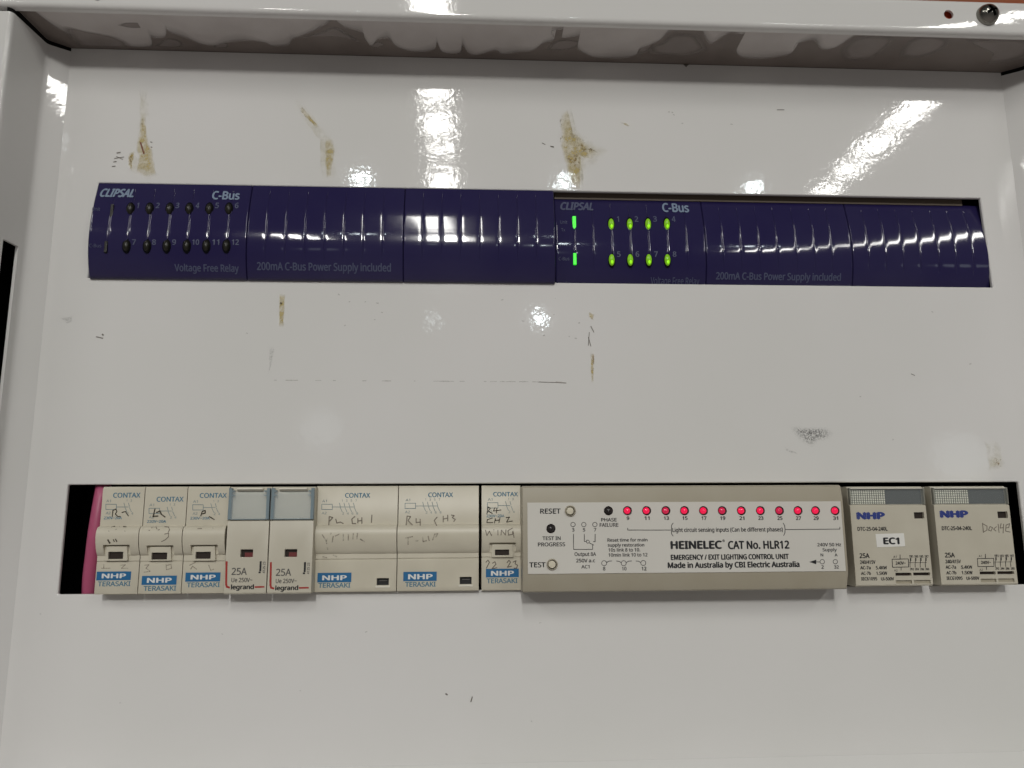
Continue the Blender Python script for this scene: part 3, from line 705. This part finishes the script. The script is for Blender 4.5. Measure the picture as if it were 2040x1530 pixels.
def wide(x0, x1, label, dx, dy, hd, seam, win, plate, nhpbox, tera, contax):
    t = thing('contactor', label, 'contactor', ((x0+x1)/2, 10, -46), 'modules in the lower slot')
    a, b_, c, d = boxw(win, CS)
    x0, x1 = CX(x0), CX(x1); cuts = [MB().box(x0-1, x1+1, D-20, D-13.55, seam-.14, seam+.14), MB().box(a, b_, D-20, D-12.0, c, d)]
    part('housing', MB().prism_x(CPROF+[(40, CPROF[-1][1]), (40, CPROF[0][1])], x0, x1), CREAM, t, bevel=0.3, cuts=cuts)
    o = part('window', MB().box(a-.03, b_+.03, D-12.4, D-12.2, c-.03, d+.03), INK, t)
    part('window_lip', MB().box(a-.5, b_+.5, D-14.25, D-13.9, c-1.0, c-.15), LIGHTLIP, o, bevel=.1)
    part('flag', MB().box(a+1, b_-.8, D-12.9, D-12.5, d-1.3, d-.9), INKG, o)
    part('lettering', MB().text('CONTAX', contax, CS, .02), TEAL, t)
    part('circuit_diagram', diagram(MB(), dx, dy, poles=4), TEALF, t)
    nhp(t, plate, tera, nhpbox)
    for m_, w, lines in hd:
        b = MB()
        for q, l in enumerate(lines): b.stroke(l, w, CS, .11+.006*q)
        part('handwriting', b, m_, t)
set_depth(10.3)
HW1 = [(PENCIL, 2.1, [[(655, 1046), (656, 1029), (663, 1031), (657, 1038)], [(669, 1034), (671, 1042), (678, 1040), (684, 1043)], [(707, 1029), (701, 1034), (702, 1043), (709, 1043)], [(713, 1033), (713, 1042)], [(713, 1038), (720, 1037)], [(721, 1031), (721, 1043)], [(741, 1026), (740, 1041)]]),
       (PENCILF, 2.4, [[(642, 1065), (650, 1078), (660, 1062)], [(650, 1078), (653, 1095)], [(664, 1068), (662, 1080)], [(668, 1068), (676, 1064)], [(684, 1064), (684, 1077)], [(694, 1064), (694, 1076)], [(704, 1063), (703, 1074)], [(712, 1062), (711, 1074)], [(718, 1074), (726, 1079)], [(643, 1109), (651, 1111)], [(664, 1106), (671, 1109)]])]
wide(-106.6, -71.7, 'wide cream contactor just right of the clear-topped modules, faint pencil writing', 430, 0, HW1, -33.0, (750.5, 1152, 774.5, 1166), (632.5, 1141, 700, 1160), (642, 1146, 691, 1156), (634, 1161, 698, 1171), (687.5, 982, 737.5, 991.5))
HW2 = [(PENCIL, 1.9, [[(809, 1046), (811, 1028), (818, 1029), (813, 1037), (822, 1046)], [(829, 1033), (829, 1041), (838, 1040)], [(837, 1034), (837, 1047)], [(871, 1030), (865, 1037), (870, 1047)], [(883, 1028), (883, 1040)], [(892, 1026), (892, 1038)], [(883, 1034), (892, 1032)], [(899, 1026), (905, 1027), (901, 1031), (907, 1035), (904, 1039)]]),
       (PENCILF, 2.4, [[(808, 1072), (822, 1069)], [(813, 1071), (813, 1085)], [(828, 1078), (833, 1077)], [(842, 1070), (843, 1079), (850, 1077)], [(853, 1068), (855, 1077)], [(862, 1076), (866, 1064), (872, 1063), (868, 1070)]])]
wide(-71.4, -36.7, 'wide cream contactor beside the slim one left of the control unit, lightly pencilled', 596, -2, HW2, -32.9, (916, 1149.5, 939.5, 1164), (803.5, 1139, 870, 1157.5), (813, 1143.5, 862, 1154), (807, 1159, 868, 1169), (853, 981, 902.5, 990.5))

# ------------------------------------------------------------------ clear-topped modules
LS_P = [(-13.4, -1.8), (-14.2, -2.6), (-14.2, -15.9), (-15.4, -16.1), (-15.6, -16.6), (-15.6, -45.9), (-15.0, -46.5)]
LD = 5.0
LS_P, LS, LX = depth(LS_P, LD, -15.0)
def clear_top(x0, x1, dx, dy, win, cover, label):
    t = thing('contactor', label, 'contactor', ((x0+x1)/2, 10, -46), 'modules in the lower slot')
    a, b_, c, d = boxw(win, LS); x0, x1 = LX(x0), LX(x1)
    part('housing', MB().prism_x(LS_P+[(40, LS_P[-1][1]), (40, LS_P[0][1])], x0, x1), CREAM2, t, bevel=.3, cuts=[MB().box(a, b_, LD-20, LD-13.6, c, d)])
    o = part('window', MB().box(a-.03, b_+.03, LD-13.95, LD-13.8, c-.03, d+.03), DARKWIN, t)
    part('flag', MB().box(a+(b_-a)*.3, b_-.05, LD-14.4, LD-14.1, c+.05, c+(d-c)*.6), REDWIN, o)
    z0, z1 = -15.7, -2.2
    o = part('clear_cover', MB().box(x0+1.2, x1-1.2, LD-16.3, LD-15.9, z0, z1-1.6), CLEAR2, t, bevel=.12)
    part('cover_rail', MB().box(x0+.15, x0+1.5, LD-16.4, LD-14.3, z0, z1), TINT, o, bevel=.2)
    part('cover_rail', MB().box(x1-1.5, x1-.15, LD-16.4, LD-14.3, z0, z1), TINT, o, bevel=.2)
    part('cover_sill', MB().box(x0+1.6, x1-1.6, LD-16.25, LD-14.3, z0, z0+.35), TINT, o, bevel=.1)
    part('finger_grip', MB().prism_x([(LD-14.3, z1), (LD-15.9, z1), (LD-16.2, z1-.5), (LD-15.4, z1-1.2), (LD-14.3, z1-1.3)], x0+3.4, x1-3.4), LIGHTLIP, o, smooth=40)
    b = MB()
    for s_ in (x0+1.4, x1-2.6):
        b.box(s_, s_+1.2, LD-16.4, LD-15.2, z1-1.6, z1-1.0).box(s_, s_+1.2, LD-16.4, LD-15.2, z1-3.3, z1-2.9)
    part('cover_clip', b, TINT, o)
    b = MB(); q = lambda l: [(p[0]+dx, p[1]+dy) for p in l]
    b.stroke(q([(451.5, 1119), (450.5, 1164), (452, 1169), (457, 1170.5)]), 4, LS).stroke(q([(508, 1169.5), (526, 1169)]), 3.2, LS)
    part('red_line', b, REDINK, t)
    B = lambda u: (u[0]+dx, u[1]+dy, u[2]+dx, u[3]+dy)
    part('lettering', MB().text('legrand', B((460, 1164, 506, 1177)), LS, .035), INK, t)
    part('black_bar', MB().rect(B((517, 1118, 521, 1138)), LS).rect(B((515, 1138.6, 519.5, 1142)), LS), INK, t)
    b = MB().text('25A', B((461.5, 1131, 492, 1145.5)), LS, .015).text('Ue 250V~', B((461, 1151, 503, 1160)), LS, .02).text('4125 23', B((523.5, 1119, 528.5, 1142)), LS, .02, 0, .07, True)
    split_text(b, INKG, t)
clear_top(-143.2, -125.7, 0, 0, (479, 1095, 503.5, 1110), None, 'grey cream module with clear bluish top cover, the one beside a slim contactor')
clear_top(-125.4, -107.0, 88.3, 1.8, (567, 1094.5, 591.5, 1109.5), None, 'grey cream module with clear bluish top cover, the one beside a wide contactor')

# ------------------------------------------------------------------ lighting control unit
HP = [(-15.6, -1.9), (-17.0, -2.6), (-18.0, -8.6), (-18.0, -39.4), (-15.4, -46.6), (-14.6, -47.0)]
HX0, HX1 = -18.0, 123.7
HC = thing('control_unit', 'long beige control unit with a row of red lamps and a printed front plate', 'control unit', ((HX0+HX1)/2, 10, -46.8), 'modules in the lower slot')
part('housing', MB().prism_x(HP+[(40, -47.0), (40, -1.9)], HX0, HX1), BEIGE, HC, bevel=.35)
HY = -18.0
px0, px1, pz0, pz1 = boxw((1051, 1000, 1683, 1140.5), HY); px1 = 122.4
plate_cuts = []
PY = HY-0.35
def hc_hole(c, r):
    x, z = U(c[0], c[1], PY); return MB().prism_y([(x+r*math.cos(i*math.pi/12), z+r*math.sin(i*math.pi/12)) for i in range(24)], PY-3, PY+3)
reds = [1250, 1288, 1326.5, 1363.5, 1401.4, 1438.8, 1476.8, 1514.7, 1552.6, 1589.7, 1624.6, 1663.5]
lampR = 1.95
pos = [(x, 1017.3) for x in reds]+[(1212, 1017.5), (1097.5, 1053)]
pcuts = MB()
for c in pos:
    x, z = U(c[0], c[1], PY); n0 = 24
    pcuts.prism_y([(x+lampR*math.cos(i*2*math.pi/n0), z+lampR*math.sin(i*2*math.pi/n0)) for i in range(n0)], PY-3, PY+3)
for c in ((1136, 1018), (1100, 1124.5)):
    x, z = U(c[0], c[1], PY); pcuts.prism_y([(x+2.3*math.cos(i*2*math.pi/24), z+2.3*math.sin(i*2*math.pi/24)) for i in range(24)], PY-3, PY+3)
PLO = part('front_plate', MB().box(px0, px1, PY, HY-.02, pz0, pz1), PLATE, HC, cuts=[pcuts])
for i, c in enumerate(pos):
    x, z = U(c[0], c[1], PY)
    off = i >= 12
    dim = i in (2, 5, 8)
    o = part('indicator_lamp', MB().lathe([(1.42, HY-.03), (1.42, HY-.6), (1.25, HY-1.0), (.85, HY-1.35), (.4, HY-1.5), (0, HY-1.55)], (x-(.0 if off else .16), z), 22),
             DARKLED if off else (REDDIM if dim else REDLED), HC, smooth=60)
    part('lamp_seat', MB().lathe([(lampR+.02, HY-.04), (lampR+.02, PY-.12), (lampR-.18, PY-.2), (1.72, HY-.1), (0.5, HY-.06)], (x, z), 24), SOCKET, o, smooth=50)
for c in ((1136, 1018), (1100, 1124.5)):
    x, z = U(c[0]-.5, c[1], PY-1)
    o = part('push_button', MB().lathe([(1.55, HY), (1.55, HY-1.9), (1.4, HY-2.15), (0, HY-2.25)], (x, z), 26), IVORY, HC, smooth=40)
    x, z = U(c[0], c[1], PY)
    part('button_collar', MB().lathe([(2.35, HY), (2.4, HY-.75), (2.2, HY-.95), (1.9, HY-.8), (1.8, HY-.1), (1.5, HY-.05)], (x, z), 26), BEIGE, o, smooth=50)
    part('button_well', MB().lathe([(2.0, HY-.12), (0.3, HY-.1)], (x, z), 26), SOCKET, o)
PT = PY
b = MB()
for s_, bx, bo in (('RESET', (1076, 1013, 1117, 1023.5), 0), ('TEST IN', (1080.5, 1068.5, 1117, 1076), 0), ('PROGRESS', (1071.5, 1080.5, 1126, 1088.5), 0), ('TEST', (1054.5, 1120, 1087, 1130.5), 0),
                   ('3', (1139.5, 1052, 1144.5, 1059), 0), ('5', (1161, 1052, 1166, 1059), 0), ('7', (1183, 1052, 1188, 1059), 0),
                   ('Output 8A', (1144.5, 1100, 1187.5, 1110), 0), ('250V a.c', (1147.5, 1113, 1185.5, 1120.5), 0), ('AC1', (1158, 1125.5, 1174.5, 1132.5), 0),
                   ('PHASE', (1197.5, 1032, 1228.5, 1039), 0), ('FAILURE', (1194.5, 1042, 1232, 1049.5), 0),
                   ('Light circuit sensing inputs (Can be different phases)', (1339.5, 1050.5, 1559.5, 1062), 0),
                   ('Reset time for main', (1210, 1072, 1290, 1079), 0), ('supply restoration', (1210.5, 1082, 1283.5, 1091), 0), ('10s link 8 to 10.', (1212, 1091.5, 1275.5, 1099), 0), ('10min link 10 to 12', (1212, 1101.5, 1290, 1109), 0),
                   ('8', (1201, 1129, 1206, 1136.5), 0), ('10', (1239, 1129, 1248, 1136.5), 0), ('12', (1278, 1129, 1288, 1136.5), 0),
                   ('HEINELEC', (1335.5, 1077, 1438.5, 1094), .045), ('\u00ae', (1439, 1074.5, 1444, 1079.5), 0), ('CAT No. HLR12', (1450, 1077, 1572.5, 1094), .012),
                   ('EMERGENCY / EXIT LIGHTING CONTROL UNIT', (1336, 1104, 1571.5, 1115), .04), ('Made in Australia by CBI Electric Australia', (1330, 1118.5, 1593, 1134.5), .04),
                   ('240V 50 Hz', (1628, 1081.5, 1675.5, 1088.5), 0), ('Supply', (1638.5, 1091.5, 1667, 1100.5), 0), ('N', (1634.5, 1102.5, 1640, 1108.5), 0), ('A', (1662.5, 1102.5, 1668.5, 1108.5), 0),
                   ('2', (1636, 1126, 1641, 1133), 0), ('32', (1661.5, 1126, 1671, 1133), 0)):
    b.text(s_, bx, PT, bo+.022 if bo < .02 else bo, 0, .06)
for x, n in zip(reds, range(9, 32, 2)):
    w = 2.7 if n < 10 else 5.2; b.text(str(n), (x+1-w, 1028.5, x+1+w, 1036), PT, .03, 0, .06)
split_text(b, INK, PLO)
for circs, lines in (
        ([((1141.5, 1045), 4.4), ((1163, 1045), 4.4), ((1185, 1045), 4.4), ((1171, 1079), 3)],
         [[(1142.5, 1064), (1142.5, 1094.5), (1180.5, 1094.5), (1180.5, 1085.5)], [(1164, 1064), (1164, 1078.5), (1168, 1078.5)], [(1173, 1081), (1183, 1086)], [(1185.5, 1064), (1185.5, 1079), (1182, 1079)]]),
        ([((1203.5, 1122), 5), ((1242.5, 1122), 5), ((1281.5, 1121.5), 5)],
         [[(1208, 1121), (1213, 1118), (1219, 1117.5)], [(1228, 1117.5), (1234, 1118.5), (1238, 1121.5)], [(1247, 1121), (1252, 1118), (1258, 1117.5)], [(1267, 1117.5), (1272, 1118), (1277, 1121)]]),
        ([], [[(1250.5, 1052), (1250.5, 1056), (1336, 1056)], [(1341, 1042), (1338, 1046), (1337.5, 1056), (1338, 1064), (1341, 1068)]]),
        ([], [[(1560, 1042), (1563, 1047), (1564, 1055), (1563.5, 1062), (1561, 1067)], [(1564, 1055), (1673, 1054), (1673, 1050)]]),
        ([((1638, 1119), 4.4), ((1664, 1119), 4.4)], [[(1625, 1119.5), (1633.5, 1119.5)]])):
    b = MB()
    for c, r in circs: b.circ(c, r, 1.1, PT, .06)
    for l in lines: b.stroke(l, 1.3, PT, .06)
    if len(circs) == 2: b.poly([(1612, 1119.5), (1626, 1115), (1626, 1124)], PT, .06)
    part('circuit_diagram', b, INK, PLO)

# ------------------------------------------------------------------ four-pole contactors with dotted tops
DP = [(-11.6, -2.5), (-12.6, -3.2), (-12.6, -10.6), (-13.6, -10.8), (-14.1, -11.4), (-14.0, -45.4), (-13.4, -46.0)]
DD = 3.5
DP, DS, DX = depth(DP, DD, -14.0)
def dotted(x0, x1, dx, dy, label, first):
    t = thing('contactor', label, 'contactor', ((x0+x1)/2, 10, -46), 'modules in the lower slot')
    x0, x1 = DX(x0), DX(x1)
    q = lambda l: [(p[0]+dx, p[1]+dy) for p in l]; B = lambda u, ax=0, ay=0: (u[0]+dx+ax, u[1]+dy+ay, u[2]+dx+ax, u[3]+dy+ay)
    win = (1821, 1020.5, 1841, 1033) if first else (1987.5, 1019, 2007.5, 1032)
    vents = [(1784, 1141, 1816, 1147), (1819.5, 1140.5, 1853, 1146.5), (1785, 1156, 1817, 1163), (1821, 1155.5, 1854, 1162.5)] if first else \
            [(1952, 1138.5, 1983.5, 1144.5), (1987, 1138, 2020.5, 1144), (1954, 1153, 1985, 1160), (1989, 1152.5, 2021, 1159.5)]
    cuts = []
    a, b_, c, d = boxw(win, DS); cuts.append(MB().box(a, b_, DD-20, DD-12.4, c, d))
    vv = [boxw(v, DS) for v in vents]
    for v in vv: cuts.append(MB().box(v[0], v[1], DD-20, DD-12.2, v[2], v[3]))
    part('housing', MB().prism_x(DP+[(40, DP[-1][1]), (40, DP[0][1])], x0, x1), CREAM2, t, bevel=.45, cuts=cuts)
    part('window', MB().box(a-.03, b_+.03, DD-12.8, DD-12.6, c-.03, d+.03), DARKWIN, t)
    for i, v in enumerate(vv):
        part('vent', MB().box(v[0]-.03, v[1]+.03, DD-12.7 if i < 2 else DD-13.1, DD-12.5, v[2]-.03, v[3]+.03), DARKWIN if i < 2 else BEIGE, t)
    # label carrier under a clear cover
    xm = x0+(x1-x0)*.49; z0, z1 = -10.3, -3.9
    o = part('label_card', MB().box(x0+1.0, xm, DD-12.75, DD-12.62, z0, z1), GRIDBG, t)
    g_ = MB(); nx, nz = 16, 8
    for i in range(nx):
        for j in range(nz):
            cx = x0+1.4+(xm-x0-1.8)*i/(nx-1); cz = z0+.5+(z1-z0-1.0)*j/(nz-1)
            g_.add([(cx-.36, DD-12.82, cz-.26), (cx+.36, DD-12.82, cz-.26), (cx+.36, DD-12.82, cz+.26), (cx-.36, DD-12.82, cz+.26)], [(0, 1, 2, 3)])
    part('dot_pattern', g_, GRID, o)
    part('label_card', MB().box(xm+.05, x1-.9, DD-12.8, DD-12.62, z0, z1), SLATE, t)
    cv = part('clear_cover', MB().box(x0+.6, x1-.6, DD-14.3, DD-13.95, z0-.2, z1+.7), CLEAR, t, bevel=.12)
    part('cover_rail', MB().box(x0+.1, x0+.75, DD-14.4, DD-12.7, z0-.2, z1+.9), TINTG, cv, bevel=.15)
    part('cover_rail', MB().box(x1-.75, x1-.1, DD-14.4, DD-12.7, z0-.2, z1+.9), TINTG, cv, bevel=.15)
    part('cover_top', MB().box(x0+.8, x1-.8, DD-14.2, DD-12.7, z1+.45, z1+.9), LIGHTLIP, cv, bevel=.12)
    part('lettering', MB().text('NHP', B((1706, 1020, 1763, 1035), *((0, 0) if first else (-4, -2))), DS, .06), NAVY, t)
    ax = 0 if first else -2
    b = MB().text('DTC-25-04-240L', B((1708, 1049.5, 1768, 1057.5), ax, -0), DS, .03)
    b.text('25A', B((1712, 1102, 1732, 1112)), DS, .03).text('240/415V', B((1713, 1116, 1744, 1123.5)), DS, .03).text('AC-7a', B((1713.5, 1127.5, 1734.5, 1134.5)), DS, .03)
    b.text('5.4KW', B((1744.5, 1127.5, 1767, 1134.5)), DS, .03).text('AC-7b', B((1715, 1138.5, 1735, 1145.5)), DS, .03).text('1.5KW', B((1745.5, 1138.5, 1767.5, 1145.5)), DS, .03)
    b.text('IEC61095', B((1715.5, 1149.5, 1747.5, 1156.5)), DS, .03).text('Ui-500V', B((1755, 1149.5, 1781, 1156.5)), DS, .03)
    split_text(b, INK, t)
    b = MB()
    b.stroke(q([(1777, 1114), (1809.5, 1113.5), (1810, 1129.5), (1778, 1130)]), 1.3, DS, .07, True)
    b.text('240V~', B((1784, 1118.5, 1804, 1125)), DS, .03).text('A1', B((1779.5, 1107, 1786, 1111.5)), DS).text('A2', B((1781, 1134, 1788, 1138.5)), DS)
    b.stroke(q([(1793, 1105), (1793, 1113)]), 1.2, DS).stroke(q([(1795, 1130), (1795, 1136)]), 1.2, DS).stroke(q([(1810, 1121), (1846, 1120.5)]), .8, DS)
    for i in range(4):
        x = 1812.5+10.2*i
        b.text('%dR%d' % (1, 2*i+1), B((x-1.5, 1106, x+6.5, 1111)), DS, .03).text('%dR%d' % (2, 2*i+2), B((x+0, 1131.5, x+8, 1136)), DS, .03)
        b.stroke(q([(x+1.5, 1112), (x+1.5, 1117)]), 2.4, DS).stroke(q([(x+1, 1117), (x+.2, 1124), (x+.5, 1130)]), 1.1, DS)
    part('circuit_diagram', b, INK, t)
    if first:
        x0_, x1_, z0_, z1_ = boxw((1745.5, 1063, 1802, 1089), DS); y = DS(-25)
        st = part('sticker', MB().add([(x0_, y-.14, z0_-.25), (x1_, y-.14, z0_+.1), (x1_-.1, y-.14, z1_+.15), (x0_-.1, y-.14, z1_-.15), (x0_, y-.02, z0_-.25), (x1_, y-.02, z0_+.1), (x1_-.1, y-.02, z1_+.15), (x0_-.1, y-.02, z1_-.15)],
                                         [(0, 1, 2, 3), (7, 6, 5, 4), (0, 4, 5, 1), (1, 5, 6, 2), (2, 6, 7, 3), (3, 7, 4, 0)]), STICK, t, label='white paper sticker reading EC1')
        part('lettering', MB().text('EC1', (1759, 1070.5, 1791.5, 1084.5), DS, .045, 0, .2), INK, st)
    else:
        b = MB()
        for k, l in enumerate(([(1957, 1042), (1959, 1061)], [(1957, 1043), (1966, 1048), (1966, 1056), (1959, 1060)], [(1972, 1049), (1969, 1056), (1974, 1058), (1977, 1051), (1972, 1049)], [(1985, 1049), (1979, 1054), (1984, 1058)],
                  [(1988, 1044), (1990, 1061)], [(1994, 1043), (1992, 1052), (1999, 1051)], [(1999, 1044), (1998, 1062)], [(2003, 1052), (2009, 1051), (2011, 1043), (2004, 1046), (2003, 1058), (2012, 1060)])):
            b.stroke(l, 1.6, DS, .1+.006*k)
        part('handwriting', b, PENCIL, t)
dotted(128.6, 163.4, 0, 0, 'grey cream four-pole contactor with a white EC1 sticker', True)
dotted(167.2, 202.2, 170, -1.2, 'grey cream four-pole contactor with a pencil note, at the right end of the lower slot', False)

# ------------------------------------------------------------------ pink cable at the left end of the lower slot
pts = [(214, 900, 30), (209, 940, 13), (205, 975, 5.5), (199, 1010, 3), (191, 1060, 2), (185, 1110, 2.5), (180, 1155, 4), (179, 1200, 7), (180, 1240, 14), (182, 1290, 30)]
pp = [Vector((U(a, b_, y)[0], y, U(a, b_, y)[1])) for a, b_, y in pts]
pc = [Vector(p) for p in curvy([tuple(p) for p in pp], 6)]
mb = MB(); n = 14; r = 3.2
for i, p in enumerate(pc):
    d = (pc[min(i+1, len(pc)-1)]-pc[max(i-1, 0)]).normalized(); u = d.cross(Vector((0, 1, 0))).normalized(); w = d.cross(u)
    mb.v += [tuple(p+u*r*math.cos(2*math.pi*k/n)+w*r*math.sin(2*math.pi*k/n)) for k in range(n)]
for i in range(len(pc)-1):
    mb.f += [(i*n+k, i*n+(k+1) % n, (i+1)*n+(k+1) % n, (i+1)*n+k) for k in range(n)]
org = pc[-1]
me = mb.mesh('cable', org); me.materials.append(PINK)
for p in me.polygons: p.use_smooth = True
o = bpy.data.objects.new('cable', me); o.location = org*S; COL.objects.link(o)
o['label'] = 'pink insulated cable beside the leftmost slim contactor in the lower slot'; o['category'] = 'cable'
